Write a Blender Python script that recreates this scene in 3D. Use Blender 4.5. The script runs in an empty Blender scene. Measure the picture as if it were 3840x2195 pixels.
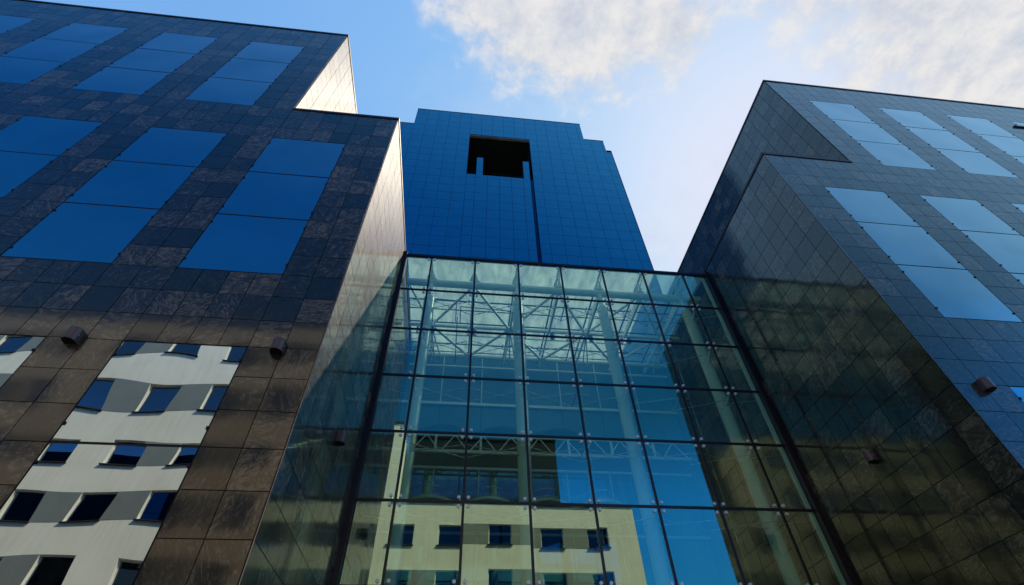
import bpy, math, random
from mathutils import Vector, Matrix
random.seed(7)
R = math.radians
scene = bpy.context.scene
COL = scene.collection
CZ = 1.6                                     # eye height: every z below is given above the eye and lifted by CZ

# ------------------------------------------------------------------ camera
def setup_camera():
    pitch, yaw, roll = 0.81708, 0.13266, -0.03295
    F = Vector((math.sin(yaw)*math.cos(pitch), math.cos(yaw)*math.cos(pitch), math.sin(pitch)))
    Rt = Vector((math.cos(yaw), -math.sin(yaw), 0))
    U = Rt.cross(F)
    r = math.cos(roll)*Rt + math.sin(roll)*U
    u = -math.sin(roll)*Rt + math.cos(roll)*U
    cam = bpy.data.cameras.new('camera')
    cam.sensor_width = 36; cam.lens = 1840.32/3840*36
    cam.clip_start = 0.05; cam.clip_end = 5000
    o = bpy.data.objects.new('camera', cam)
    m = Matrix((r, u, -F)).transposed().to_4x4()
    m.translation = Vector((0, 0, CZ))
    o.matrix_world = m
    COL.objects.link(o); scene.camera = o
setup_camera()

# ------------------------------------------------------------------ world, sun, exposure
SUN = Vector((1.35, 1.0, 1.99)).normalized()
SUN_EL = math.asin(SUN.z); SUN_AZ = math.atan2(SUN.x, SUN.y)
def setup_world():
    w = bpy.data.worlds.new('World'); scene.world = w; w.use_nodes = True
    nt = w.node_tree; N = nt.nodes; L = nt.links; N.clear()
    out = N.new('ShaderNodeOutputWorld'); bg = N.new('ShaderNodeBackground')
    sky = N.new('ShaderNodeTexSky'); sky.sky_type = 'NISHITA'; sky.sun_disc = False
    sky.sun_elevation = SUN_EL; sky.sun_rotation = SUN_AZ
    sky.air_density = 1.0; sky.dust_density = 0.6; sky.ozone_density = 3.0
    hs = N.new('ShaderNodeHueSaturation'); hs.inputs['Saturation'].default_value = 1.25
    hs.inputs['Value'].default_value = 1.0
    L.new(sky.outputs[0], hs.inputs['Color'])
    tc = N.new('ShaderNodeTexCoord'); sep = N.new('ShaderNodeSeparateXYZ'); L.new(tc.outputs['Generated'], sep.inputs[0])
    def mth(op, a, b=None, clamp=False):
        n = N.new('ShaderNodeMath'); n.operation = op; n.use_clamp = clamp
        for i, v in enumerate((a, b)):
            if v is None: continue
            if isinstance(v, (int, float)): n.inputs[i].default_value = v
            else: L.new(v, n.inputs[i])
        return n.outputs[0]
    z = mth('MAXIMUM', sep.outputs[2], 0.08)
    u = mth('DIVIDE', sep.outputs[0], z); v = mth('DIVIDE', sep.outputs[1], z)
    cmb = N.new('ShaderNodeCombineXYZ'); L.new(u, cmb.inputs[0]); L.new(v, cmb.inputs[1])
    n1 = N.new('ShaderNodeTexNoise'); n1.inputs['Scale'].default_value = 3.1; n1.inputs['Detail'].default_value = 12
    n1.inputs['Roughness'].default_value = 0.60; n1.inputs['Distortion'].default_value = 0.5
    L.new(cmb.outputs[0], n1.inputs['Vector'])
    n2 = N.new('ShaderNodeTexNoise'); n2.inputs['Scale'].default_value = 15; n2.inputs['Detail'].default_value = 10
    n2.inputs['Roughness'].default_value = 0.65; n2.inputs['Distortion'].default_value = 0.12
    L.new(cmb.outputs[0], n2.inputs['Vector'])
    # two cloud banks given as soft ellipses in cloud-layer coordinates
    def bank(cu, cv, ru, rv, rot=0.0):
        du = mth('SUBTRACT', u, cu); dv = mth('SUBTRACT', v, cv)
        c, s = math.cos(rot), math.sin(rot)
        a = mth('ADD', mth('MULTIPLY', du, c/ru), mth('MULTIPLY', dv, s/ru))
        b = mth('ADD', mth('MULTIPLY', du, -s/rv), mth('MULTIPLY', dv, c/rv))
        q = mth('SQRT', mth('ADD', mth('MULTIPLY', a, a), mth('MULTIPLY', b, b)))
        return mth('SUBTRACT', 1.0, q)
    b1 = bank(0.13, 0.155, 0.33, 0.225, 0.35)
    b2 = bank(1.00, 0.14, 0.66, 0.27, 0.22)
    m = mth('MAXIMUM', b1, b2)
    m = mth('MAXIMUM', m, -1.0)
    dens = mth('ADD', mth('ADD', mth('MULTIPLY', m, 1.25), mth('MULTIPLY', mth('SUBTRACT', n1.outputs[0], 0.5), 2.0)),
               mth('MULTIPLY', mth('SUBTRACT', n2.outputs[0], 0.5), 1.3))
    dens = mth('ADD', dens, 0.0)
    cov = N.new('ShaderNodeMapRange'); cov.interpolation_type = 'SMOOTHSTEP'
    cov.inputs['From Min'].default_value = -0.22; cov.inputs['From Max'].default_value = 0.50
    cov.inputs['To Max'].default_value = 0.93
    L.new(dens, cov.inputs['Value'])
    # thin veil near the sun side
    veil = mth('MULTIPLY', mth('ADD', mth('MULTIPLY', mth('SUBTRACT', n1.outputs[0], 0.5), 1.1), 0.10), 1.0, True)
    fade = N.new('ShaderNodeMapRange'); fade.interpolation_type = 'SMOOTHSTEP'
    fade.inputs['From Min'].default_value = 0.0; fade.inputs['From Max'].default_value = 0.3
    L.new(v, fade.inputs['Value'])
    fade2 = N.new('ShaderNodeMapRange'); fade2.interpolation_type = 'SMOOTHSTEP'
    fade2.inputs['From Min'].default_value = -0.4; fade2.inputs['From Max'].default_value = 0.2
    L.new(u, fade2.inputs['Value'])
    veil = mth('MULTIPLY', mth('MULTIPLY', veil, fade.outputs[0]), fade2.outputs[0])
    nv = mth('MAXIMUM', cov.outputs[0], veil)
    cr = N.new('ShaderNodeValToRGB'); L.new(n2.outputs[0], cr.inputs[0])
    cr.color_ramp.elements[0].position = 0.30; cr.color_ramp.elements[0].color = (2.5, 2.68, 3.1, 1)
    cr.color_ramp.elements[1].position = 0.62; cr.color_ramp.elements[1].color = (3.75, 3.65, 3.55, 1)
    mix = N.new('ShaderNodeMix'); mix.data_type = 'RGBA'
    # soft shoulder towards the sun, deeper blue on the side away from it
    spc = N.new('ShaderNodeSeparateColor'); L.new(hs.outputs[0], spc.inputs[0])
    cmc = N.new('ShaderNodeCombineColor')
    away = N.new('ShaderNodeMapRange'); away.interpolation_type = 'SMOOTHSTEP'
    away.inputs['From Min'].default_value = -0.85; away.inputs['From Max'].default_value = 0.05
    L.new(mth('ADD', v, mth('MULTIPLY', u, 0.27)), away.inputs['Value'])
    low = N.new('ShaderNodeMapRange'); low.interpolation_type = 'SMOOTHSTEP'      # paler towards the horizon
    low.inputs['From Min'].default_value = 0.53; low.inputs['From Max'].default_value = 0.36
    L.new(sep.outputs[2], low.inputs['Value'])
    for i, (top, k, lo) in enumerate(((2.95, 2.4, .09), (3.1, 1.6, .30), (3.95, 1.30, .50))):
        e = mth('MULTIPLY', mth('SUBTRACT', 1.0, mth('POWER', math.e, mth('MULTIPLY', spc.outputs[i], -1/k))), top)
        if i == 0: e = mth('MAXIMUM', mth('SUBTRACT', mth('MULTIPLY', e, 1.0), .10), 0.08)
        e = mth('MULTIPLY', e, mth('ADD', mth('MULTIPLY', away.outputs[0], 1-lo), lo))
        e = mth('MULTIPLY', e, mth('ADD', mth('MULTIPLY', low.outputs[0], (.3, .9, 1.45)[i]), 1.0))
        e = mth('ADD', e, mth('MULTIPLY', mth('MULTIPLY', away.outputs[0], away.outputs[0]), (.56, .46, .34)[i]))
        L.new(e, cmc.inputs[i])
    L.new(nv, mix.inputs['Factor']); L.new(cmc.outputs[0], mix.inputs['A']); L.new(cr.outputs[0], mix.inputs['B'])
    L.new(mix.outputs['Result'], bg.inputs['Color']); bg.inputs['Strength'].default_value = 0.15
    L.new(bg.outputs[0], out.inputs[0])
    sun = bpy.data.lights.new('sun', 'SUN'); sun.energy = 3.2; sun.angle = R(0.5); sun.color = (1.0, 0.87, 0.68)
    so = bpy.data.objects.new('sun', sun); so.rotation_euler = (-SUN).to_track_quat('-Z', 'Y').to_euler()
    so.location = (0, 0, 100); COL.objects.link(so)
    scene.view_settings.view_transform = 'Standard'; scene.view_settings.look = 'None'
    scene.view_settings.gamma = 1; scene.view_settings.exposure = 0.6
    scene.view_settings.use_curve_mapping = False
    scene.render.engine = 'CYCLES'
    scene.cycles.max_bounces = 12; scene.cycles.transparent_max_bounces = 24
    scene.cycles.glossy_bounces = 6
setup_world()

# ------------------------------------------------------------------ helpers
class MB:
    def __init__(s): s.v = []; s.f = []; s.m = []; s.r = []
    def face(s, pts, mat=0, rnd=None):
        i = len(s.v); s.v += [tuple(p) for p in pts]; s.f.append(tuple(range(i, i+len(pts)))); s.m.append(mat)
        s.r.append(random.random() if rnd is None else rnd)
    def box(s, x0, x1, y0, y1, z0, z1, mat=0, skip=''):
        rn = random.random()
        P = [(x0,y0,z0),(x1,y0,z0),(x1,y1,z0),(x0,y1,z0),(x0,y0,z1),(x1,y0,z1),(x1,y1,z1),(x0,y1,z1)]
        i = len(s.v); s.v += P
        for k, f in (('b',(0,3,2,1)),('t',(4,5,6,7)),('f',(0,1,5,4)),('r',(1,2,6,5)),('k',(2,3,7,6)),('l',(3,0,4,7))):
            if k in skip: continue
            s.f.append(tuple(i+a for a in f)); s.m.append(mat); s.r.append(rn)
        return s
    def tube(s, a, b, r, n=10, mat=0, r2=None, cap=True):
        a = Vector(a); b = Vector(b); d = (b-a)
        if d.length < 1e-6: return s
        d.normalize(); t = Vector((0,0,1)) if abs(d.z) < .9 else Vector((1,0,0))
        e1 = d.cross(t).normalized(); e2 = d.cross(e1)
        if r2 is None: r2 = r
        i = len(s.v); rn = random.random()
        for c, rr in ((a, r), (b, r2)):
            for k in range(n):
                an = 2*math.pi*k/n; s.v.append(tuple(c + (e1*math.cos(an)+e2*math.sin(an))*rr))
        for k in range(n):
            k2 = (k+1) % n; s.f.append((i+k, i+n+k, i+n+k2, i+k2)); s.m.append(mat); s.r.append(rn)
        if cap:
            s.f.append(tuple(i+k for k in range(n))); s.m.append(mat); s.r.append(rn)
            s.f.append(tuple(i+n+k for k in range(n-1, -1, -1))); s.m.append(mat); s.r.append(rn)
        return s
    def beam(s, a, b, w, h, w2=None, h2=None, mat=0):      # rectangular bar, width across x, height along z
        a = Vector(a); b = Vector(b); d = (b-a).normalized()
        up = Vector((0,0,1)) if abs(d.z) < .9 else Vector((0,1,0))
        sx = d.cross(up).normalized(); uz = sx.cross(d)
        w2 = w if w2 is None else w2; h2 = h if h2 is None else h2
        i = len(s.v); rn = random.random()
        for c, ww, hh in ((a, w, h), (b, w2, h2)):
            for p, q in ((-1,-1),(1,-1),(1,1),(-1,1)): s.v.append(tuple(c + sx*p*ww/2 + uz*q*hh/2))
        for f in ((0,1,2,3),(7,6,5,4),(0,4,5,1),(1,5,6,2),(2,6,7,3),(3,7,4,0)):
            s.f.append(tuple(i+k for k in f)); s.m.append(mat); s.r.append(rn)
        return s
    def build(s, name, mats, parent=None, smooth=False):
        me = bpy.data.meshes.new(name); me.from_pydata(s.v, [], s.f); me.update()
        for m in (mats if isinstance(mats, (list, tuple)) else [mats]): me.materials.append(m)
        me.polygons.foreach_set('material_index', s.m)
        at = me.attributes.new('rnd', 'FLOAT', 'FACE'); at.data.foreach_set('value', s.r)
        o = bpy.data.objects.new(name, me); COL.objects.link(o)
        if parent:
            o.parent = parent; o.location = -parent.location      # vertices are world coordinates
        if smooth:
            me.polygons.foreach_set('use_smooth', [True]*len(s.f))
            me.set_sharp_from_angle(angle=R(40))
        return o

def thing(name, label, cat, loc=(0,0,0), group=None):
    o = bpy.data.objects.new(name, None); o.location = loc; o.empty_display_size = .3
    COL.objects.link(o); o['label'] = label; o['category'] = cat
    if group: o['group'] = group
    return o
def copy_tree(o, parent=None):
    c = o.copy(); COL.objects.link(c)
    if parent: c.parent = parent
    for ch in list(o.children): copy_tree(ch, c)
    return c

# ------------------------------------------------------------------ materials
class M:
    def __init__(s, name):
        s.mat = bpy.data.materials.new(name); s.mat.use_nodes = True
        s.nt = s.mat.node_tree; s.N = s.nt.nodes; s.L = s.nt.links
        s.b = s.N['Principled BSDF']; s.out = s.N['Material Output']
    def n(s, t, **k):
        x = s.N.new(t)
        for a, v in k.items():
            if a.startswith('i_'): x.inputs[a[2:].replace('_', ' ')].default_value = v
            else: setattr(x, a, v)
        return x
    def l(s, a, b): s.L.new(a, b)
    def math(s, op, a, b=None, clamp=False):
        x = s.N.new('ShaderNodeMath'); x.operation = op; x.use_clamp = clamp
        for i, v in enumerate((a, b)):
            if v is None: continue
            if isinstance(v, (int, float)): x.inputs[i].default_value = v
            else: s.L.new(v, x.inputs[i])
        return x.outputs[0]
    def coord(s): return s.n('ShaderNodeTexCoord').outputs['Object']
    def rnd(s): return s.n('ShaderNodeAttribute', attribute_name='rnd').outputs['Fac']
    def noise(s, vec, scale, detail=6, rough=.55, dist=0):
        x = s.n('ShaderNodeTexNoise', i_Scale=scale, i_Detail=detail, i_Roughness=rough, i_Distortion=dist)
        s.l(vec, x.inputs['Vector']); return x.outputs['Fac']
    def ramp(s, f, stops):
        x = s.n('ShaderNodeValToRGB'); s.l(f, x.inputs[0]); e = x.color_ramp.elements
        while len(e) < len(stops): e.new(.5)
        for q, (p, c) in zip(e, stops): q.position = p; q.color = (*c, 1) if len(c) == 3 else c
        return x.outputs[0]
    def bump(s, h, strength, dist=.02):
        x = s.n('ShaderNodeBump', i_Strength=strength, i_Distance=dist); s.l(h, x.inputs['Height'])
        return x.outputs[0]

def mat_simple(name, col, rough=.5, metal=0, var=.15, scale=3, spec=.5, bump=0):
    m = M(name); c = m.coord(); f = m.noise(c, scale, 8, .6)
    lo = tuple(max(0, v*(1-var)) for v in col); hi = tuple(min(1, v*(1+var)) for v in col)
    m.l(m.ramp(f, [(.35, lo), (.65, hi)]), m.b.inputs['Base Color'])
    m.b.inputs['Roughness'].default_value = rough; m.b.inputs['Metallic'].default_value = metal
    m.b.inputs['Specular IOR Level'].default_value = spec
    f2 = m.noise(c, scale*9, 4)
    m.l(m.math('ADD', m.math('MULTIPLY', f2, .18), rough-.09), m.b.inputs['Roughness'])
    if bump: m.l(m.bump(f2, bump), m.b.inputs['Normal'])
    return m.mat

def mat_stone():
    m = M('polished_slate'); c = m.coord(); r = m.rnd()
    off = m.n('ShaderNodeVectorMath', operation='SCALE'); off.inputs[0].default_value = (37.1, 71.3, 19.7); m.l(r, off.inputs['Scale'])
    add = m.n('ShaderNodeVectorMath', operation='ADD'); m.l(c, add.inputs[0]); m.l(off.outputs[0], add.inputs[1])
    rot = m.n('ShaderNodeVectorRotate', rotation_type='AXIS_ANGLE'); rot.inputs['Axis'].default_value = (.4, .7, .6)
    m.l(add.outputs[0], rot.inputs['Vector']); m.l(m.math('MULTIPLY', r, 40.), rot.inputs['Angle'])
    mp = m.n('ShaderNodeMapping'); mp.inputs['Scale'].default_value = (1, 1, 2.6); m.l(rot.outputs[0], mp.inputs['Vector'])
    v = mp.outputs[0]
    swirl = m.noise(v, 1.9, 9, .62, 3.4)
    fine = m.noise(v, 11, 10, .72, 1.6)
    grain = m.noise(c, 70, 3, .6)
    r2 = m.n('ShaderNodeTexWhiteNoise', noise_dimensions='1D'); m.l(r, r2.inputs['W']); rr = r2.outputs['Value']
    mixf = m.math('ADD', m.math('MULTIPLY', swirl, .55), m.math('MULTIPLY', fine, .45))
    mixf = m.math('ADD', mixf, m.math('MULTIPLY', m.math('SUBTRACT', rr, .5), .14))
    mixf = m.math('ADD', mixf, m.math('MULTIPLY', m.math('SUBTRACT', grain, .5), .08))
    col = m.ramp(mixf, [(.36, (.003, .0025, .002)), (.47, (.010, .009, .007)), (.54, (.030, .026, .020)), (.62, (.15, .12, .085))])
    tint = m.ramp(rr, [(0, (.85, .92, 1.0)), (.5, (1, 1, 1)), (1, (1.08, 1.0, .92))])
    mx = m.n('ShaderNodeMix', data_type='RGBA', blend_type='MULTIPLY'); mx.inputs['Factor'].default_value = 1
    m.l(col, mx.inputs['A']); m.l(tint, mx.inputs['B'])
    m.l(mx.outputs['Result'], m.b.inputs['Base Color'])
    m.l(m.math('ADD', m.math('MULTIPLY', fine, .10), .03), m.b.inputs['Roughness'])
    m.b.inputs['IOR'].default_value = 1.74
    m.b.inputs['Specular Tint'].default_value = (1, .77, .50, 1)
    m.b.inputs['Coat Weight'].default_value = .60; m.b.inputs['Coat Roughness'].default_value = .42; m.b.inputs['Coat IOR'].default_value = 1.42
    m.l(m.bump(m.noise(c, 2.6, 4), .12, .01), m.b.inputs['Normal'])
    m.l(m.bump(fine, .25, .01), m.b.inputs['Coat Normal'])
    return m.mat

def mat_mirror(name, col, rough=.01, wav=.04, wscale=.6, dist=.02, edge=(.9, .95, 1)):
    m = M(name); c = m.coord()
    m.b.inputs['Metallic'].default_value = 1.0
    f = m.noise(c, .8, 5, .6)
    m.l(m.ramp(f, [(.3, tuple(v*.93 for v in col)), (.7, tuple(v*1.05 for v in col))]), m.b.inputs['Base Color'])
    dirt = m.noise(c, 5, 8, .7)
    m.l(m.math('ADD', m.math('MULTIPLY', m.math('POWER', dirt, 3.), rough*2), rough*.4), m.b.inputs['Roughness'])
    m.b.inputs['Specular Tint'].default_value = (*edge, 1)
    m.l(m.bump(m.noise(c, wscale, 1, .4), wav, dist), m.b.inputs['Normal'])
    return m.mat

def mat_glass(name, tint, dirt=.03, dirtcol=(.7, .85, .85), refl=1.0, streak=1.0, wav=.02):
    m = M(name); m.N.remove(m.b); c = m.coord()
    tr = m.n('ShaderNodeBsdfTransparent'); tr.inputs[0].default_value = (*tint, 1)
    gl = m.n('ShaderNodeBsdfGlossy'); gl.inputs['Roughness'].default_value = .0
    gl.inputs[0].default_value = (.80, 1.0, .66, 1)
    nb = m.bump(m.noise(c, .5, 1, .4), wav, .02); m.l(nb, gl.inputs['Normal'])
    fr = m.n('ShaderNodeFresnel'); fr.inputs['IOR'].default_value = 1.75
    geo = m.n('ShaderNodeNewGeometry')                      # same reflectance from either side of the sheet
    back = m.math('MULTIPLY', geo.outputs['Backfacing'], 1.0)
    ior = m.math('ADD', m.math('MULTIPLY', back, (1/1.75-1.75)), 1.75)
    ior2 = m.math('MAXIMUM', ior, 1/1.75)
    lw = m.n('ShaderNodeLayerWeight'); lw.inputs['Blend'].default_value = .35
    base = m.math('ADD', m.math('MULTIPLY', m.math('POWER', lw.outputs['Facing'], 2.2), .42), .42)
    f = m.math('MULTIPLY', base, refl, True)
    di = m.n('ShaderNodeBsdfTranslucent'); di.inputs[0].default_value = (*dirtcol, 1)
    df = m.n('ShaderNodeBsdfDiffuse'); df.inputs[0].default_value = (*(v*.8 for v in dirtcol), 1)
    add = m.n('ShaderNodeMixShader'); add.inputs[0].default_value = .35; m.l(di.outputs[0], add.inputs[1]); m.l(df.outputs[0], add.inputs[2])
    mp = m.n('ShaderNodeMapping'); mp.inputs['Scale'].default_value = (1.0, .35, .35); m.l(c, mp.inputs[0])
    st = m.noise(mp.outputs[0], 2.3, 9, .65, .6)
    bl = m.noise(c, 9, 5, .7, .5)
    dm = m.math('MULTIPLY', m.math('ADD', m.math('MULTIPLY', m.math('MULTIPLY', m.math('SUBTRACT', st, .36), 3.2, True), streak), m.math('MULTIPLY', m.math('GREATER_THAN', bl, .70), .6)), dirt, True)
    if name == 'roof_glass':
        dm = m.math('ADD', m.math('MULTIPLY', m.math('SUBTRACT', st, .5), 1.3), dirt, True)
    m1 = m.n('ShaderNodeMixShader'); m.l(dm, m1.inputs[0]); m.l(tr.outputs[0], m1.inputs[1]); m.l(add.outputs[0], m1.inputs[2])
    m2 = m.n('ShaderNodeMixShader'); m.l(f, m2.inputs[0]); m.l(m1.outputs[0], m2.inputs[1]); m.l(gl.outputs[0], m2.inputs[2])
    m.l(m2.outputs[0], m.out.inputs['Surface'])
    return m.mat

STONE = mat_stone()
JOINT = mat_simple('joint_dark', (.008, .008, .009), .7)
COPING = mat_simple('coping_metal', (.035, .025, .022), .38, .6)
TRIM = mat_simple('corner_trim_metal', (.35, .3, .28), .25, 1.0)
WINGLASS = mat_mirror('window_mirror_glass', (.48, .52, .50), .006, .35, .42, .03)
TOWERGLASS = mat_mirror('tower_mirror_glass', (.15, .45, .49), .06, .05, .3, .02)
BACKGLASS = mat_mirror('atrium_wall_glass', (.07, .20, .26), .05, .1, .5, .02)
BACKPANEL = mat_simple('blue_wall_panel', (.02, .11, .17), .4, 0, .2, .6)
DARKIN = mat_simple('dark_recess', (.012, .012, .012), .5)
GLASS = mat_glass('facade_glass', (.66, 1.0, .88), .04, (.6, .9, .75), 1.0)
ROOFGLASS = mat_glass('roof_glass', (.88, .97, .90), .60, (.95, 1.0, .86), .12, 0.15)
SILICONE = mat_simple('black_glazing_joint', (.010, .009, .012), .35)
FRAME = mat_simple('dark_frame_paint', (.018, .013, .020), .35, .3)
STEEL = mat_simple('pale_painted_steel', (.86, .90, .84), .35, 0, .05)
CHROME = mat_simple('stainless_fitting', (.85, .85, .86), .35, .35, .05, 20)
CABLE = mat_simple('steel_cable', (.45, .47, .48), .3, 1.0)
PIPERED = mat_simple('sprinkler_pipe_red', (.28, .05, .05), .4)
LAMPM = mat_simple('lamp_brown_metal', (.13, .085, .08), .42, .5, .08, 10)
LAMPD = mat_simple('lamp_dark_lens', (.006, .006, .006), .2)
PLASTER = mat_simple('cream_plaster', (.84, .83, .76), .75, 0, .05, .9, .2, .1)
def mat_plaster():
    m = M('cream_plaster'); c = m.coord()
    mp = m.n('ShaderNodeMapping'); mp.inputs['Scale'].default_value = (2.2, 2.2, .16); m.l(c, mp.inputs[0])
    f = m.math('ADD', m.math('MULTIPLY', m.noise(mp.outputs[0], 1.6, 9, .7), .6), m.math('MULTIPLY', m.noise(c, .5, 6), .4))
    m.l(m.ramp(f, [(.34, (.72, .70, .64)), (.50, (.82, .81, .75)), (.66, (.87, .86, .80))]), m.b.inputs['Base Color'])
    m.b.inputs['Roughness'].default_value = .8; m.b.inputs['Specular IOR Level'].default_value = .2
    m.l(m.bump(m.noise(c, 30, 3), .1), m.b.inputs['Normal'])
    return m.mat
PLASTER = mat_plaster()
GREYP = mat_simple('grey_panel', (.20, .225, .225), .55, 0, .05, 1.5)
SILLM = mat_simple('dark_sill_metal', (.05, .035, .03), .4, .3)
BWIN = mat_mirror('house_window_glass', (.055, .09, .15), .02, .05)
WFRAME = mat_simple('white_window_frame', (.7, .7, .66), .4)
PENT = mat_simple('dark_slate_cladding', (.004, .012, .020), .7, 0, .3, .5, .1)
CONC = mat_simple('paving_concrete', (.10, .098, .09), .8, 0, .15, .7, .3, .15)
ROOFM = mat_simple('roof_membrane', (.22, .21, .20), .85)
SPAN = mat_simple('pale_spandrel_metal', (.62, .70, .72), .35, .2, .05)
SLABM = mat_simple('pale_soffit', (.65, .75, .62), .6)
INNER = mat_simple('atrium_dark_floor', (.012, .03, .038), .6)

# ------------------------------------------------------------------ dimensions (metres)
YF = 7.769; XL = -2.826; XR = 10.804; ZT = 16.890+CZ; B = .7052; YG = 13.609; ZG = 16.564+CZ
A = .6; WS = 2.196*A; WW = 3.764*A; GAP = 2.236*A
UB = 5.96*A                                   # how far the upper block steps back sideways
YB = 20.1; YE = 27.0
FAR = 46.0
def zj(j): return ZT - B*j

# ------------------------------------------------------------------ ground
g = MB(); g.face([(-400,-400,0),(400,-400,0),(400,400,0),(-400,400,0)])
go = g.build('ground', CONC); go['kind'] = 'structure'

# ------------------------------------------------------------------ stone tile walls
def tiles(mb, org, u, n, cols, rows, keep=lambda a, b: True, gap=.015, th=.022, tilt=.0016):
    """tile face grid: point = org + u*s + z ; cols are s edges, rows are z edges (descending)"""
    org = Vector(org); u = Vector(u); n = Vector(n)
    for a in range(len(cols)-1):
        for b in range(len(rows)-1):
            s0, s1, z1, z0 = cols[a], cols[a+1], rows[b], rows[b+1]
            if not keep((s0+s1)/2, (z0+z1)/2): continue
            s0 += gap/2; s1 -= gap/2; z0 += gap/2; z1 -= gap/2
            if s1 <= s0 or z1 <= z0: continue
            rn = random.random(); t1 = random.uniform(-tilt, tilt); t2 = random.uniform(-tilt, tilt)
            P = []
            for s, z, q, w in ((s0,z0,-1,-1),(s1,z0,1,-1),(s1,z1,1,1),(s0,z1,-1,1)):
                P.append(org + u*s + Vector((0,0,z)) + n*(th + t1*q + t2*w))
            Q = [org + u*s + Vector((0,0,z)) for s, z in ((s0,z0),(s1,z0),(s1,z1),(s0,z1))]
            if u.cross(Vector((0,0,1))).dot(n) < 0: P.reverse(); Q.reverse()
            mb.face(P, 0, rn)
            for k in range(4):
                k2 = (k+1) % 4; mb.face([Q[k], Q[k2], P[k2], P[k]], 0, rn)

def front_cols(sign, n):
    """column edges, distance from the corner"""
    e = [0, WS/2]
    for k in range(n):
        s = WS + 6*A*k
        e += [s + WW*q/4 for q in range(4)]
        e += [s+WW, s+WW+GAP/2]
    return e

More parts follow.
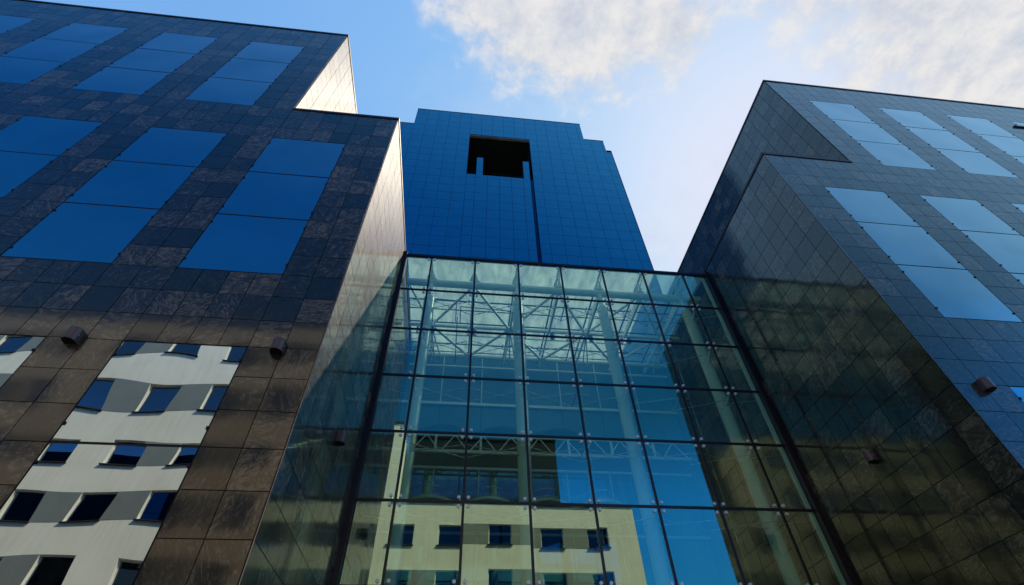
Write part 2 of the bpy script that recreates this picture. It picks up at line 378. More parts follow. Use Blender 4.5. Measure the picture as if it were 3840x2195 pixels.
def wing(sign, label):
    """sign -1: wing left of the court, +1: right"""
    x0 = XL if sign < 0 else XR
    t = thing('office_wing', label, 'office building', (x0, YF, 0), 'stone clad office wings')
    X = lambda s: x0 + sign*s
    ZU = zj(-12)
    core = MB()
    bk = .03
    a, b = sorted((X(.0)+sign*0.0, X(FAR)))
    core.box(a, b, YF+.001, YE, 0, ZT-.02)
    a2, b2 = sorted((X(UB), X(FAR)))
    core.box(a2, b2, YF+.001, YE, ZT-.02, ZU-.02)
    core.build('inner_wall', JOINT, t)
    cols = front_cols(sign, 12)
    rows = [zj(j) for j in range(-12, 27)]
    wins = []
    nwin = 7 if sign < 0 else 6
    for k in range(nwin):
        s0 = WS + 6*A*k; s1 = s0 + WW
        if k >= 1:
            if sign > 0 and k == 4:
                pass
            wins.append((s0, s1, zj(0), zj(-9)))
        wins.append((s0, s1, zj(12), zj(3)))
        wins.append((s0, s1, zj(24), zj(15)))
    def keep(s, z):
        if s < UB and z > ZT: return False
        if s > FAR: return False
        for w in wins:
            if w[0] < s < w[1] and w[2] < z < w[3]: return False
        return True
    fm = MB(); tiles(fm, (x0, YF, 0), (sign, 0, 0), (0, -1, 0), cols, rows, keep)
    fm.build('front_cladding', STONE, t)
    # side walls
    ds = (YG-YF)/9
    sc = [ds*k for k in range(0, 22)]
    sm = MB(); tiles(sm, (x0, YF, 0), (0, 1, 0), (-sign, 0, 0), sc, [zj(j) for j in range(0, 27)])
    sm.build('side_cladding', STONE, t)
    su = MB(); tiles(su, (X(UB), YF, 0), (0, 1, 0), (-sign, 0, 0), sc, [zj(j) for j in range(-12, 1)])
    su.build('upper_side_cladding', STONE, t)
    # copings
    cp = MB(); e = .05; h = .10
    def cop(xa, xb, ya, yb, z):
        xa, xb = sorted((xa, xb)); cp.box(xa, xb, ya, yb, z-.02, z+h)
    cop(X(-e), X(UB+.0), YF-e, YF+.22, ZT)                          # lower block front
    cop(X(-e), X(.20), YF+.222, YE, ZT)                             # lower block side
    cop(X(UB-e), X(FAR), YF-e-.002, YF+.25, ZU)
    cop(X(UB-e), X(UB+.22), YF+.252, YE, ZU)
    cp.build('coping', COPING, t)
    rf = MB(); a, b = sorted((X(.2), X(UB-.03)))
    rf.box(a, b, YF+.222, YE, ZT-.02, ZT+.03)
    rf.build('roof_terrace', ROOFM, t)
    # bright corner trim on the court corner
    ct = MB(); a, b = sorted((X(-.026), X(-.016)))
    ct.box(a, b, YF-.030, YF-.018, 0, ZT-.03)
    ct.build('corner_trim', TRIM, t)
    for (s0, s1, za, zb) in wins:
        w = MB(); hh = (zb-za)/3
        for q in range(3):
            p0, p1 = za+hh*q+.022, za+hh*(q+1)-.022
            xa, xb = sorted((X(s0+.018), X(s1-.018)))
            t1 = random.uniform(-.004, .004); t2 = random.uniform(-.004, .004)
            nx, nz = 20, 16                                     # a pane bows a few millimetres
            bow = random.uniform(.002, .006)*random.choice((1, 1, -1))
            rip = .0010; ph = random.random()
            def P(i, k):
                fx, fz = i/nx, k/nz
                return (xa+(xb-xa)*fx, YF-.020 + t1*(fx-.5)+t2*(fz-.5) - bow*math.sin(math.pi*fx)*math.sin(math.pi*fz) + rip*math.sin(2*math.pi*(fx*1.1+ph))*math.sin(2*math.pi*(fz*.9+ph*.7)), p0+(p1-p0)*fz)
            for i in range(nx):
                for k in range(nz):
                    w.face([P(i,k), P(i+1,k), P(i+1,k+1), P(i,k+1)])
        wo = w.build('window', WINGLASS, t)
        wo.data.polygons.foreach_set('use_smooth', [True]*len(wo.data.polygons))
        import bmesh
        bm = bmesh.new(); bm.from_mesh(wo.data); bmesh.ops.remove_doubles(bm, verts=bm.verts, dist=1e-5); bm.to_mesh(wo.data); bm.free()
        fr = MB(); xa, xb = sorted((X(s0+.006), X(s1-.006)))
        fr.box(xa, xb, YF-.010, YF, za+.004, zb-.004)
        for q in range(3):                                     # pane clips at both edges
            for zz in (za+hh*(q+.16), za+hh*(q+.84)):
                for xe in (s0, s1):
                    xc = X(xe); inner = X(xe + (.038 if xe == s0 else -.038))
                    c0, c1 = sorted((xc, inner)); fr.box(c0, c1, YF-.045, YF-.0305, zz-.028, zz+.028)
        fr.build('frame', JOINT, wo); fr = wo.children[0]
        fr.location = (0, 0, 0)
    if sign > 0:                                               # dark ledge over the taller end bay
        ld = MB(); ld.box(26.12, 31.0, YF-.09, YF-.024, 22.48+CZ, 22.60+CZ)
        ld.build('ledge', COPING, t)
        lw = MB(); lw.box(26.62, 28.8, YF-.05, YF-.026, 17.1+CZ, 22.45+CZ)
        lw.build('end_window', WINGLASS, t)
    return t
wing(-1, 'dark slate clad office wing on the left with a sunlit court side wall')
wing(1, 'slate clad office wing on the right, its court side wall in deep shade')

# ------------------------------------------------------------------ tower
def tower():
    YT = 38.4
    t = thing('office_tower', 'tall blue mirror glass tower with stepped top and dark square opening behind the atrium', 'tower', (4, YT, 0))
    cx = .1035
    prof = [(.3930, 2.320), (.4850, 2.157), (.5065, 2.062)]         # half width ratio, top ratio
    core = MB()
    last = 0
    tops = [0, prof[2][1]*YT, prof[1][1]*YT, prof[0][1]*YT]
    halfs = [prof[2][0]*YT, prof[1][0]*YT, prof[0][0]*YT]
    rx0, rx1 = -.0335*YT, .2355*YT; rz0, rz1 = 1.760*YT, 2.104*YT      # opening
    gx = .2235*YT                                                 # groove starts
    dep = 7.0
    for k in range(3):
        z0 = tops[k]+CZ*(k > 0); z1 = tops[k+1]+CZ
        xa, xb = cx*YT-halfs[k], cx*YT+halfs[k]
        core.box(xa, rx0-.02, YT+.06, YT+26, z0, z1); core.box(rx1+.02, xb, YT+.06, YT+26, z0, z1)
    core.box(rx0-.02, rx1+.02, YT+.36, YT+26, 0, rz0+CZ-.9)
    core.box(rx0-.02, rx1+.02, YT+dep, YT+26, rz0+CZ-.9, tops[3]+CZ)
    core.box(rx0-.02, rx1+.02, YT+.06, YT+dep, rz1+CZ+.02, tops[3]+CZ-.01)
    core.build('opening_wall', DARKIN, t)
    inn = MB()                                     # inside the opening: lit strips of back wall and ceiling edge, painted paler grey
    inn.box(rx0+.1, rx1-.1, YT+dep-.9, YT+dep-.5, rz0+CZ-.9, rz0+CZ+4.2)
    pg = mat_simple('recess_lit_grey', (.20, .19, .15), .5, 0, .35, .4)
    inn.build('lit_wall_strip', pg, t)
    inn = MB(); inn.box(rx0, rx1, YT+.10, YT+.50, rz1+CZ-.35, rz1+CZ-.005); inn.build('lit_ceiling_edge', pg, t)
    pw = .0507*YT; ph = .0553*YT
    # panel grid
    fm = MB(); half = int(.52*YT/pw)+2
    xe = [rx0 + pw*k for k in range(-12, 18)]
    ze = [rz1+CZ - ph*k for k in range(-6, 46)]
    def clipped(mb, xa, xb, za, zb, y, tl=.0022):
        if xb-xa < .05 or zb-za < .05: return
        gp = .02; t1 = random.uniform(-tl, tl)*1.2; t2 = random.uniform(-tl, tl)*1.2
        xa += gp; xb -= gp; za += gp; zb -= gp
        P = [(xa,y-t1-t2,za),(xb,y+t1-t2,za),(xb,y+t1+t2,zb),(xa,y-t1+t2,zb)]
        mb.face(P)
    for a in range(len(xe)-1):
        for b in range(len(ze)-1):
            x0_, x1_, z1_, z0_ = xe[a], xe[a+1], ze[b], ze[b+1]
            if z0_ < 10: continue
            zc = (z0_+z1_)/2-CZ
            hw = halfs[2] if zc > prof[1][1]*YT else halfs[1] if zc > prof[2][1]*YT else halfs[0]
            if zc > prof[0][1]*YT + ph/2: continue
            z1_ = min(z1_, prof[0][1]*YT+CZ)
            xa = max(x0_, cx*YT-hw); xb = min(x1_, cx*YT+hw)
            if xb <= xa: continue
            # inside the bay below the opening the skin is set back
            segs = [(xa, xb)]
            out = []
            if z1_-CZ <= rz1+.01:
                for p, q in segs:
                    if p < rx0: out.append((p, min(q, rx0)))
                    if q > rx1: out.append((max(p, rx1), q))
            else: out = segs
            for p, q in out: clipped(fm, p, q, z0_, z1_, YT+.03)
    # bay below the opening
    bay = MB(); bw = (gx-rx0)/5.35
    bx = [rx0+.0*YT] + [rx0 + bw*(.35+k) + 0 for k in range(1, 6)]
    bx = [rx0 + bw*.0, rx0+bw*.75] + [rx0+bw*(.75+k) for k in range(1, 5)] + [gx]
    bz = [rz0+CZ] + [rz0+CZ-.9 - ph*k for k in range(0, 30)]
    for a in range(len(bx)-1):
        for b in range(len(bz)-1):
            if bz[b+1] < 10: continue
            clipped(bay, bx[a], bx[a+1], bz[b+1], bz[b], YT+.20)
    bay.face([(rx0, YT+.34, 10), (gx, YT+.34, 10), (gx, YT+.34, rz0+CZ), (rx0, YT+.34, rz0+CZ)], 1)
    bay.box(rx0, gx, YT+.25, YT+1.6, rz0+CZ-.9, rz0+CZ-.01, 1)
    fm.build('glass_skin', [TOWERGLASS], t)
    bay.build('glass_bay', [TOWERGLASS, DARKIN], t)
    gr = MB(); gr.face([(gx+.05, YT+.32, 10), (rx1, YT+.32, 10), (rx1, YT+.32, rz0+CZ-.1), (gx+.05, YT+.32, rz0+CZ-.1)])
    gr.build('groove', mat_mirror('groove_glass', (.03, .07, .12), .1, .05), t)
    # pillars standing in the opening
    ptop = 1.905*YT+CZ
    for xa, xb in ((.0045*YT, .0315*YT), (.1985*YT, .2245*YT)):
        p = MB(); z = rz0+CZ-.9
        n = 3; H = (ptop-z)/n
        p.box(xa, xb, YT+.30, YT+1.7, z, ptop, 1)
        for k in range(n): clipped(p, xa, xb, z+H*k, z+H*(k+1), YT+.27, .001)
        p.build('pillar', [TOWERGLASS, DARKIN], t)
    ed = MB()
    xr = cx*YT+halfs[0]
    ed.box(xr-.02, xr+.05, YT-.03, YT+.12, 10, tops[1]+CZ)
    for k in range(3):
        xa, xb = cx*YT-halfs[k], cx*YT+halfs[k]
        for p0, p1 in (((xa-.04, xb+.04),) if k == 2 else ((xa-.04, cx*YT-halfs[k+1]), (cx*YT+halfs[k+1], xb+.04))):
            ed.box(p0, p1, YT-.02, YT+.25, tops[k+1]+CZ, tops[k+1]+CZ+.10)
    ed.build('edge_flashing', mat_simple('tower_edge_metal', (.04, .10, .18), .3, .8), t)
tower()

# ------------------------------------------------------------------ glass facade of the atrium
WF = .181; W0 = 1.044
PW = (XR-XL-2*WF-2*W0)/6
MX = [XL+WF] + [XL+WF+W0+PW*k for k in range(7)] + [XR-WF]
RH = 3*B
RZ = [ZG - RH*k for k in range(9)] + [0.0]
NR = len(RZ)-1
fac = thing('glass_facade', 'green tinted glass wall of the atrium held by round steel fittings between the two wings', 'glass wall', (4, YG, 0))
for c in range(8):
    for r in range(NR):
        p = MB(); z1, z0 = RZ[r]-.03, RZ[r+1]+.03
        if z0 < .05: z0 = .05
        x0_, x1_ = MX[c]+.03, MX[c+1]-.03
        t1 = random.uniform(-.003, .003); t2 = random.uniform(-.003, .003)
        p.face([(x0_, YG-t1-t2, z0), (x1_, YG+t1-t2, z0), (x1_, YG+t1+t2, z1), (x0_, YG-t1+t2, z1)])
        p.build('glass_pane', GLASS, fac)
jm = MB()
for c in range(1, 8): jm.box(MX[c]-.036, MX[c]+.036, YG-.028, YG+.03, 0, ZG-.045)
for r in range(1, NR):
    for c in range(8):
        jm.box(MX[c]+(.0365 if c else 0), MX[c+1]-(.0365 if c < 7 else 0), YG-.025, YG+.027, RZ[r]-.035, RZ[r]+.035)
jm.build('glazing_joint', SILICONE, fac)
hd = MB(); hd.box(XL+WF, XR-WF, YG-.05, YG+.10, ZG-.044, ZG+.07); hd.build('head_rail', FRAME, fac)
for xa, xb in ((XL+.024, XL+WF), (XR-WF, XR-.024)):
    f = MB(); f.box(xa, xb, YG-.16, YG+.12, 0, ZG+.08)
    f.build('edge_frame', FRAME, fac)
st = MB(); st.box(XR-WF-.10, XR-WF-.002, YG+.06, YG+.16, 0, ZG-.1); st.build('inner_post', STEEL, fac)
# one fitting, copied to every joint
def fitting(full=True):
    b = MB()
    for sx in (-1, 1):
        for sz in ((-1, 1) if full else (-1,)):
            x, z = sx*.135, sz*.125
            b.tube((x, -.035, z), (x, .03, z), .046, 12)
            b.tube((x, .03, z), (x, .075, z), .020, 8)
            b.tube((x, .065, z), (sx*.03, .13, sz*.03), .014, 8)
    b.tube((0, .08, 0), (0, .20, 0), .032, 10)
    return b
def fit_mesh(full):
    b = fitting(full)
    o = b.build('fitting', CHROME, None, True); me = o.data; bpy.data.objects.remove(o); return me
FM, FT = fit_mesh(True), fit_mesh(False)
for r in range(0, 8):
    for c in range(1, 8):
        o = bpy.data.objects.new('fitting', FT if r == 0 else FM); COL.objects.link(o); o.parent = fac
        o.location = (MX[c]-4, 0, RZ[r]-(.06 if r == 0 else 0))

# ------------------------------------------------------------------ columns
YC = 14.55
names = {1: 'leftmost of the four pale round columns behind the atrium glass, dappled with sun',
         3: 'second pale round column from the left behind the atrium glass',
         5: 'third pale round column from the left behind the atrium glass',
         7: 'rightmost pale round column behind the atrium glass, standing before the dark side'}
for c in (1, 3, 5, 7):
    x = MX[c] + (.03 if c < 7 else .12)
    t = thing('steel_column', names[c], 'column', (x, YC, 0), 'round steel columns behind the atrium glass')
    b = MB(); b.tube((x, YC, 0), (x, YC, 14.95+CZ), .215, 32); b.build('shaft', STEEL, t, True)
    k = MB(); k.tube((x, YC, 14.95+CZ), (x, YC, 15.25+CZ), .215, 24, 0, .09); k.tube((x, YC, 15.25+CZ), (x, YC, 15.85+CZ), .09, 16)
    k.build('head', STEEL, t, True)
    a = MB()
    for r in range(1, 8):
        a.beam((x, YC-.18, RZ[r]-.10), (MX[c], YG+.16, RZ[r]-.02), .03, .16, .03, .06)
        a.tube((x-.05, YC-.20, RZ[r]-.3), (x-.05, YC-.20, RZ[r]+.3), .02, 8)
    a.build('bracket_arm', STEEL, t)
    if c < 7:
        w = MB()
        for q in range(6): w.tube((x+.235, YC-.04, 15+CZ-2.1*q), (x+.235, YC-.04, 15+CZ-2.1*(q+1)), .012, 6)
        w.build('conduit', CABLE, t)

# ------------------------------------------------------------------ cable bracing
cb = thing('cable_bracing', 'crossing steel cables strung level between the columns behind the glass', 'cable bracing', (4, 14, 0))
for r in range(1, 8):
    b = MB(); z = RZ[r]-.22
    pts = [MX[1], MX[3], MX[5], MX[7]]
    for i in range(3):
        a0, a1 = pts[i], pts[i+1]; mid = (a0+a1)/2
        for (ya, ym) in ((YG+.22, YG+1.05), (YC-.1, YG+.22)):
            for (xa, xb) in ((a0, mid), (a1, mid)):
                P = Vector((xa, ya, z)); Q = Vector((xb, ym, z-.02))
                b.tube(P, Q, .011, 6)
                for f in (.18, .80):                        # turnbuckles
                    m0 = P.lerp(Q, f); m1 = P.lerp(Q, f+.07); b.tube(m0, m1, .022, 6)
        b.tube((mid, YG+.12, z+.16), (mid, YG+.30, z), .02, 8)
        b.tube((mid, YG+.2, z), (mid, YG+1.08, z-.02), .026, 8)
    for (xa, xb) in ((MX[0]+.1, MX[1]), (MX[7], MX[8]-.1)):
        b.tube((xa, YG+.5, z), (xb, YG+.22, z), .011, 6); b.tube((xa, YG+.5, z), (xb, YC-.1, z), .011, 6)
    b.build('cable', CABLE, cb)
b = MB()
for x, y in ((MX[4]+.16, YG+.75), (MX[4]+.38, YG+.95), (MX[6]+.55, YG+.6)):
    zz = 15.7+CZ
    b.tube((x, y, zz), (x+.02, y, 0), .009, 6)
    for q in range(7): b.tube((x, y, zz-1.9*q-.6), (x, y, zz-1.9*q-.95), .022, 6)
hc = b.build('hanging_cable', CABLE); hc['label'] = 'thin steel cables with turnbuckles hanging down inside the glass wall from the roof truss'; hc['category'] = 'cable'

# ------------------------------------------------------------------ roof glass
RS = [YG+.06, 16.15, 17.65, 19.2, YB]
rf = thing('glass_roof', 'dusty tinted glass roof over the atrium, lit by the sun', 'glass roof', (4, 16, ZG))
for c in range(8):
    for k in range(4):
        p = MB(); zr = ZG-.03
        p.face([(MX[c]+.02, RS[k]+.02, zr), (MX[c], RS[k+1]-.02, zr), (MX[c+1]-.02, RS[k+1]-.02, zr), (MX[c+1]-.02, RS[k]+.02, zr)][::-1])
        p.build('roof_pane', ROOFGLASS, rf)
j = MB()
for c in range(1, 8): j.box(MX[c]-.03, MX[c]+.03, RS[0], YB, ZG-.06, ZG-.01)
for k in range(1, 4):
    for c in range(8): j.box(MX[c]+(.031 if c else 0), MX[c+1]-(.031 if c < 7 else 0), RS[k]-.03, RS[k]+.03, ZG-.058, ZG-.012)
j.build('roof_joint', SILICONE, rf)
rp = MB()
for c in range(8):
    for k in (1, 2, 3):
        rp.tube((MX[c], RS[k]+.35, ZG-.28), (MX[c+1], RS[k]+.35, ZG-.28), .028, 8)
rp.build('purlin', mat_simple('dark_purlin', (.05, .10, .12), .4), rf)
o_f = fit_mesh(True)
for k in (1, 2, 3):
    for c in range(1, 8):
        o = bpy.data.objects.new('fitting', o_f); COL.objects.link(o); o.parent = rf
        o.rotation_euler = (-math.pi/2, 0, 0)
        o.location = (MX[c]-4, RS[k]-16, -.05)

# ------------------------------------------------------------------ roof trusses
ZC = 15.98+CZ
tr = thing('roof_truss', 'pale tubular steel truss grid carrying the atrium glass roof', 'roof truss', (4, 17, ZC))
b = MB(); b.tube((MX[0]+.02, YC+.05, ZC), (MX[8]-.02, YC+.05, ZC), .165, 28); b.build('main_tube', STEEL, tr, True)
YM, YK = 17.3, 19.4
b = MB()
b.tube((MX[0]+.02, YM, ZC), (MX[8]-.02, YM, ZC), .085, 14)
b.tube((MX[0]+.02, YK, ZC-.05), (MX[8]-.02, YK, ZC-.05), .10, 16)
b.tube((MX[0]+.02, YK+.25, ZC-.55), (MX[8]-.02, YK+.25, ZC-.55), .06, 12)
b.tube((MX[0]+.02, YM+.9, ZC+.25), (MX[8]-.02, YM+.9, ZC+.25), .035, 10)
b.build('cross_tube', STEEL, tr, True)
d = MB()
for c in (2, 4, 6):
    for s in (-1, 1):
        x1 = MX[c+s]
        d.tube((MX[c]+s*.08, YC+.15, ZC-.04), (x1-s*.05, YM-.05, ZC), .062, 10)
        d.tube((x1-s*.05, YM+.05, ZC), (MX[c]+s*.08, YK-.08, ZC-.05), .062, 10)
for s, c in ((1, 1), (-1, 7)):
    xe = MX[0]+.1 if c == 1 else MX[8]-.1
    d.tube((xe, YC+.2, ZC), (MX[c], YM, ZC), .045, 10); d.tube((MX[c], YM, ZC), (xe, YK, ZC), .045, 10)
d.build('diagonal', STEEL, tr, True)
for c in range(1, 8):
    g_ = MB(); x = MX[c]
    # fin plates up to the glass
    for s in (-1, 1):
        P = [(x+s*.01, YC-.10, ZC+.14), (x+s*.20, YC-.10, ZC+.14), (x+s*.015, YC-.30, ZC+.60)]
        Q = [(a_, b_+.02, c_) for a_, b_, c_ in P]
        g_.face(P if s > 0 else P[::-1]); g_.face(Q[::-1] if s > 0 else Q)
        for k in range(3):
            k2 = (k+1) % 3; f = [P[k], Q[k], Q[k2], P[k2]]; g_.face(f if s > 0 else f[::-1])
    g_.box(x-.13, x+.24, YC-.13, YC-.02, ZC+.10, ZC+.155)
    g_.tube((x, YC-.25, ZC+.5), (x, YG+.16, ZG-.12), .024, 8)
    g_.tube((x+.03, YC+.1, ZC+.1), (x+.03, YG+.2, ZG-.2), .018, 8)
    g_.build('fin_bracket', STEEL, tr)
    r_ = MB()
    r_.beam((x, YC+.15, ZC-.12), (x, YM-.1, ZC-.18), .10, .46, .08, .20)
    r_.beam((x, YM+.1, ZC-.02), (x, YB-.1, ZC-.02), .07, .14)
    for yy, k in ((RS[1], 1), (RS[2], 2), (RS[3], 3)):
        r_.tube((x, yy, ZC+.02), (x, yy, ZG-.26), .03, 8)
    r_.build('rafter', STEEL, tr)
    if c % 2 == 1:
        fb = MB()
        for dx, dy, dz in ((-.22, 2.1, -.55), (.22, 2.1, -.55), (.5, 2.0, -.35)):
            fb.tube((x, YM, ZC-.05), (x+dx, YM+dy, ZC+dz), .034, 8)
        fb.build('fan_strut', STEEL, tr, True)
# spotlights hanging from the truss
for i, (c, lab) in enumerate(((1, 'dark spotlight under the roof truss nearest the leftmost column'), (2, 'dark spotlight hanging right of the leftmost column under the truss'),
                   (4, 'dark spotlight hanging midway between second and third columns'), (5, 'dark spotlight hanging just left of the third column head'), (6, 'dark spotlight hanging between third and rightmost columns'))):
    x = MX[c]+.12; y = 17.0; z = ZC-.55
    t = thing('spotlight', lab, 'spotlight', (x, y, z), 'spotlights under the atrium roof')
    q = MB(); q.tube((x, y, z-.16), (x, y-.02, z+.14), .10, 18); q.build('housing', FRAME, t, True)
    q = MB(); q.tube((x, y, z+.12), (x, y, z+.42), .02, 8); q.build('stem', STEEL, t)
# sprinkler pipe
b = MB(); zz = ZC-.25; x = MX[1]+.35
for P, Q in (((MX[1]+.2, 15.3, zz), (MX[1]+1.15, 15.35, zz)), ((MX[1]+1.15, 15.35, zz), (MX[1]+1.15, 16.8, zz)), ((MX[1]+1.15, 16.8, zz), (MX[1]+1.35, 16.8, zz)),
             ((MX[1]+1.35, 16.8, zz), (MX[1]+1.35, 15.7, zz)), ((MX[1]+1.35, 15.7, zz), (MX[3]-.1, 15.8, zz)), ((MX[1]+1.22, 16.3, zz-.1), (MX[1]+1.22, 19.3, zz-.3))):
    b.tube(P, Q, .022, 8)
sp = b.build('sprinkler_pipe', PIPERED); sp['label'] = 'thin dark red pipe with right angle bends under the glass roof'; sp['category'] = 'pipe'

# ------------------------------------------------------------------ back wall of the atrium
bw = thing('atrium_back_wall', 'blue glazed back wall inside the atrium with pale horizontal bars', 'glass wall', (4, YB, 0))
zs = [ZG-.1, 13.6+CZ, 12.0+CZ]
low = [10.55+CZ, 7.8+CZ, 5.0+CZ, 2.2+CZ]
VX = [-2.75] + [-.95+1.96*k for k in range(6)] + [10.7]
VX = sorted(VX)
for a in range(len(VX)-1):
    p = MB()
    for z1, z0 in ((zs[0], zs[1]), (zs[1]-.2, zs[2])):
        t1 = random.uniform(-.004, .004)
        p.face([(VX[a]+.02, YB-t1, z0), (VX[a+1]-.02, YB+t1, z0), (VX[a+1]-.02, YB+t1, z1), (VX[a]+.02, YB-t1, z1)], 1)
    zz = [zs[2]-1.5]+low+[0.05]
    for k in range(len(zz)-1):
        t1 = random.uniform(-.003, .003)
        p.face([(VX[a]+.02, YB+.5-t1, zz[k+1]), (VX[a+1]-.02, YB+.5+t1, zz[k+1]), (VX[a+1]-.02, YB+.5+t1, zz[k]-.1), (VX[a]+.02, YB+.5-t1, zz[k]-.1)])
    p.build('glass_panel', [BACKGLASS, BACKPANEL], bw)
p = MB()
p.box(-2.79, 10.77, YB-.10, YB-.02, zs[0]-.02, zs[0]+.06)
p.box(-2.79, 10.77, YB-.12, YB-.02, zs[1]-.17, zs[1]-.03)
for z in low: p.box(-2.79, 10.77, YB+.38, YB+.47, z-.09, z+.01)
for x in VX[1:-1]:
    p.box(x-.022, x+.022, YB-.07, YB-.021, zs[1]-.02, zs[0]-.03)
    p.box(x-.022, x+.022, YB+.40, YB+.48, 0, low[0]-.10)
p.build('pale_bar', SPAN, bw)
p = MB(); p.box(-2.79, 10.77, YB+.03, YB+1.4, zs[2]+.01, zs[0]-.02); p.box(-2.79, 10.77, YB+.6, YB+1.4, 0, zs[2])
p.build('backing', INNER, bw)
# solid lattice added in place of the roof truss mirrored in the back wall
lg = thing('mirrored_truss', 'lattice added for the mirrored roof truss, below the upper glazed band', 'truss reflection', (4, 19.6, 10.5+CZ))
p = MB(); za, zb = 10.75+CZ, 11.55+CZ; yy = YB-.55
p.tube((-2.75, yy, za), (10.7, yy, za), .05, 10); p.tube((-2.75, yy, zb), (10.7, yy, zb), .05, 10)
p.tube((-2.75, yy+.3, za+.25), (10.7, yy+.3, za+.25), .03, 8)
p.build('chord', STEEL, lg, True)
p = MB(); x = -2.6; k = 0
while x < 10.4:
    p.tube((x, yy, za if k % 2 else zb), (x+.62, yy, zb if k % 2 else za), .028, 8); x += .62; k += 1
for x in VX[1:-1]: p.box(x-.05, x+.05, yy-.04, yy+.04, za, zb)
p.build('web', STEEL, lg)
# curved ledges with rails
def ledge(cx, label, w=2.25, z=8.25+CZ, y0=18.9, bulge=.75):
    t = thing('curved_ledge', label, 'ledge', (cx, y0, z), 'curved ledges in the atrium')
    n = 18; s = MB(); arc = []
    for i in range(n+1):
        f = i/n; arc.append((cx-w/2+w*f, y0-bulge*math.sin(math.pi*f)))
    for i in range(n):
        (xa, ya), (xb, yb_) = arc[i], arc[i+1]
        s.face([(xa, y0+1.6, z-.12), (xb, y0+1.6, z-.12), (xb, yb_, z-.12), (xa, ya, z-.12)])
        s.face([(xa, ya, z), (xb, yb_, z), (xb, y0+1.6, z), (xa, y0+1.6, z)])
        s.face([(xa, ya, z-.12), (xb, yb_, z-.12), (xb, yb_, z), (xa, ya, z)])
    s.build('slab', SLABM, t)
    r = MB()
    for i in range(n):
        (xa, ya), (xb, yb_) = arc[i], arc[i+1]
        r.tube((xa, ya, z+.34), (xb, yb_, z+.34), .012, 6); r.tube((xa, ya, z+.05), (xb, yb_, z+.05), .010, 6)
    r.build('rail', CABLE, t)
    r = MB()
    for i in range(1, n, 3):
        xa, ya = arc[i]; r.tube((xa, ya, z), (xa, ya, z+.34), .008, 6)
    r.build('rail_post', CABLE, t)
for cx_, lab in ((-.9, 'leftmost curved ledge with low rail inside the atrium, right of the first column'), (1.35, 'curved ledge with low rail just left of the second column'),
                (3.6, 'curved ledge with low rail just right of the second column'), (5.85, 'rightmost curved ledge with low rail near the third column')):
    ledge(cx_, lab)
# dark lobes added as solid shapes for a roof edge mirrored wavily in the panes
for cx_, lab in ((-.6, 'dark arc added for the mirrored roof edge, right of the leftmost column'), (2.0, 'dark arc added for the mirrored roof edge, by the second column'), (4.6, 'dark arc added for the mirrored roof edge, between second and third columns')):
    t = MB(); n = 16; z = 11.9+CZ; w = 2.5
    for i in range(n):
        f0, f1 = i/n, (i+1)/n
        xa, xb = cx_-w/2+w*f0, cx_-w/2+w*f1; ya, yb_ = 19.98-.6*math.sin(math.pi*f0), 19.98-.6*math.sin(math.pi*f1)
        t.face([(xa, 20.0, z), (xb, 20.0, z), (xb, yb_, z), (xa, ya, z)])
        t.face([(xa, ya, z+.1), (xb, yb_, z+.1), (xb, 20.0, z+.1), (xa, 20.0, z+.1)])
        t.face([(xa, ya, z), (xb, yb_, z), (xb, yb_, z+.1), (xa, ya, z+.1)])
    o = t.build('mirrored_roof_edge', INNER); o['label'] = lab; o['category'] = 'soffit'; o['group'] = 'arcs added for the mirrored roof edge'
fl = MB(); fl.box(XL+.03, XR-.03, YG+.15, YB+.4, .004, .03)
o = fl.build('floor', INNER); o['kind'] = 'structure'

# ------------------------------------------------------------------ wall lamps
def lamp(pos, n, label):
    """half round up-down light, n = wall normal"""
    pos = Vector(pos); n = Vector(n); u = Vector((0,0,1)).cross(n)
    t = thing('wall_lamp', label, 'wall lamp', pos, 'half round lamps on the stone walls')
    W, D, H = .115, .20, .27
    prof = [(-W, 0)]; 
    for k in range(13):
        an = math.pi - math.pi*k/12; prof.append((W*math.cos(an), D-W + W*math.sin(an)))
    prof.append((W, 0))
    def P(a, z, k=1.0): return pos + u*a[0]*k + n*(a[1]*k + .024) + Vector((0,0,z))
    b = MB()
    for i in range(len(prof)-1):
        b.face([P(prof[i+1], -H/2), P(prof[i], -H/2), P(prof[i], H/2), P(prof[i+1], H/2)][::-1])
    b.face([P(a, H/2) for a in prof]); b.face([P(a, -H/2) for a in prof][::-1])
    b.build('shell', LAMPM, t, True)
    d = MB(); d.face([P(a, -H/2-.004, .93) for a in prof][::-1]); d.build('lens', LAMPD, t)
    s = MB(); c = pos + u*(W+.003) + n*.12; s.tube(c-u*.01, c+u*.006, .010, 8); s.build('screw', CHROME, t)
lamp((-7.246, YF, 6.30+CZ), (0,-1,0), 'brown half round lamp on the left front wall, between two windows near the picture edge')
lamp((-3.566, YF, 6.30+CZ), (0,-1,0), 'brown half round lamp on the left front wall beside its sunlit corner')
lamp((11.475, YF, 6.25+CZ), (0,-1,0), 'brown half round lamp on the right wing front wall, farthest right')
lamp((XL, 10.74, 6.15+CZ), (1,0,0), 'brown half round lamp on the left court side wall beside the glass frame')
lamp((XR, 10.77, 6.18+CZ), (-1,0,0), 'small brown half round lamp on the dark shaded side wall at the right')

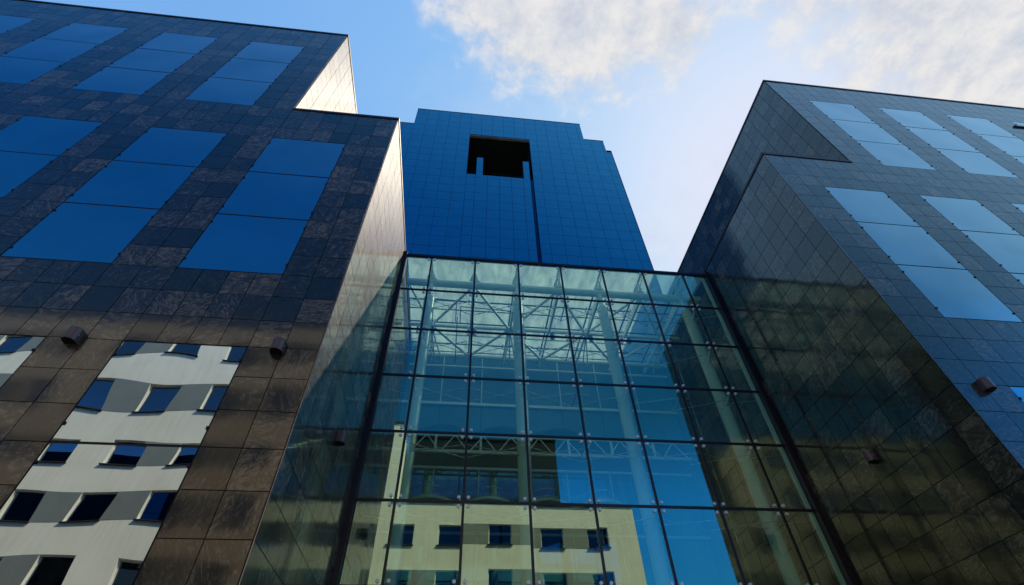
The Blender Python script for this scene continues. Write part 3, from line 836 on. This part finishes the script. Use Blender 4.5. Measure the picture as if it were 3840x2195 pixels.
# ------------------------------------------------------------------ white building behind the viewer, seen in the reflections
def house():
    Y0 = -12.19
    t = thing('apartment_building', 'cream building with staggered windows and grey panels, mirrored in the left windows and glass', 'building', (-20, Y0, 0))
    HT, HL = 24.4+CZ, 17.2+CZ
    XA, XM, XE = -64.0, -4.9, 14.6
    rows = [(21.25, 22.95), (17.45, 19.3), (14.0, 15.5), (10.62, 12.3), (7.2, 8.9), (3.8, 5.5), (.4, 2.1)]
    w = MB(); win = []; pan = []
    rs = random.Random(3)
    W = 1.72
    for ri, (za, zb) in enumerate(rows):
        za += CZ; zb += CZ
        x = -15.95+3.56*2; xs = []
        lefts = [-15.95 + 3.56*k for k in range(-13, 3)]
        for L_ in lefts:
            if L_+W < XM-.4: xs.append(L_)
        if ri >= 2:
            xs += [-4.75, -1.10, 2.86, 6.76, 10.47]
        xs.sort()
        greys = {0: {-22: 1, -18: 0}, 1: {-22: 1, -18: 1}, 2: {-22: 0, -18: 1}, 3: {-22: 1, -18: 1}, 4: {-26: 1, -22: 1, -18: 0}}.get(ri, {})
        for k, L_ in enumerate(xs):
            ww = W if L_ < XM else 1.78
            win.append((L_, L_+ww, za, zb))
            if k+1 < len(xs):
                key = int(round(L_+W-.6))
                if L_ < -25 or L_ > -14: gq = (rs.random() < .6)
                elif L_ < -21: gq = greys.get(-22, 1)
                elif L_ < -17: gq = greys.get(-18, 1)
                else: gq = 1
                if L_ > XM: gq = (ri == 2 and L_ in (-1.10, 6.76, 2.86)) or (ri > 2 and rs.random() < .6)
                if gq and not (L_+ww < XM < xs[k+1]): pan.append((L_+ww, xs[k+1], za, zb))
    # facade as cells around the openings
    def wall(xa, xb, ztop):
        xsv = sorted({xa, xb} | {v for q in win for v in q[:2] if xa < v < xb})
        zsv = sorted({0, ztop} | {v for q in win for v in q[2:] if v < ztop})
        for i in range(len(xsv)-1):
            for k in range(len(zsv)-1):
                cx_, cz_ = (xsv[i]+xsv[i+1])/2, (zsv[k]+zsv[k+1])/2
                if any(q[0] < cx_ < q[1] and q[2] < cz_ < q[3] for q in win): continue
                w.face([(xsv[i+1], Y0, zsv[k]), (xsv[i], Y0, zsv[k]), (xsv[i], Y0, zsv[k+1]), (xsv[i+1], Y0, zsv[k+1])])
    wall(XA, XM, HT); wall(XM+.0005, XE, HL)
    for (a, b_, c, d) in win:                                  # reveals
        y1 = Y0-.22
        w.face([(a,Y0,c),(a,y1,c),(a,y1,d),(a,Y0,d)]); w.face([(b_,y1,c),(b_,Y0,c),(b_,Y0,d),(b_,y1,d)])
        w.face([(a,Y0,d),(a,y1,d),(b_,y1,d),(b_,Y0,d)]); w.face([(a,y1,c),(a,Y0,c),(b_,Y0,c),(b_,y1,c)])
    w.box(XA, XM, Y0-13, Y0-.3, 0, HT, 0, 'f'); w.box(XM+.002, XE, Y0-13, Y0-.3, 0, HL-.01, 0, '')
    w.face([(XA,Y0-.3,HT),(XM,Y0-.3,HT),(XM,Y0,HT),(XA,Y0,HT)]); w.face([(XM,Y0-.3,HL),(XE,Y0-.3,HL),(XE,Y0,HL),(XM,Y0,HL)])
    w.face([(XM,Y0,HL),(XM,Y0-.3,HL),(XM,Y0-.3,HT),(XM,Y0,HT)]); w.face([(XE,Y0,0),(XE,Y0-.3,0),(XE,Y0-.3,HL),(XE,Y0,HL)])
    w.build('wall', PLASTER, t)
    p = MB()
    for (a, b_, c, d) in pan: p.box(a+.003, b_-.003, Y0+.001, Y0+.012, c, d)
    p.build('grey_panel', GREYP, t)
    pc = MB(); pc.box(XM+.3, 9.7, Y0-12, Y0-4, HL, 25.3+CZ); pc.build('dark_penthouse', PENT, t)
    pe = MB(); pe.box(XM+.25, 9.8, Y0-12.1, Y0-3.85, 25.302+CZ, 25.45+CZ); pe.build('penthouse_coping', COPING, t)
    c = MB(); c.box(XA-.1, XM+.1, Y0-.3, Y0+.12, HT+.002, HT+.16); c.box(XM+.11, XE+.1, Y0-.3, Y0+.12, HL+.002, HL+.14)
    c.build('coping', SILLM, t)
    for (a, b_, z0, z1) in win:
        q = MB(); y1 = Y0-.20
        q.face([(b_-.05,y1,z0+.05),(a+.05,y1,z0+.05),(a+.05,y1,z1-.05),(b_-.05,y1,z1-.05)])
        wo = q.build('window', BWIN, t)
        f = MB()
        for bx_ in ((a, a+.06, z0, z1), (b_-.06, b_, z0, z1), (a+.06, b_-.06, z0, z0+.06), (a+.06, b_-.06, z1-.06, z1)):
            f.box(bx_[0], bx_[1], y1-.03, y1+.03, bx_[2], bx_[3])
        fo = f.build('frame', WFRAME, wo); fo.location = (0,0,0)
        s = MB(); s.box(a-.10, b_+.06, Y0-.19, Y0+.12, z0-.05, z0-.004)
        so = s.build('sill', SILLM, wo); so.location = (0,0,0)
house()
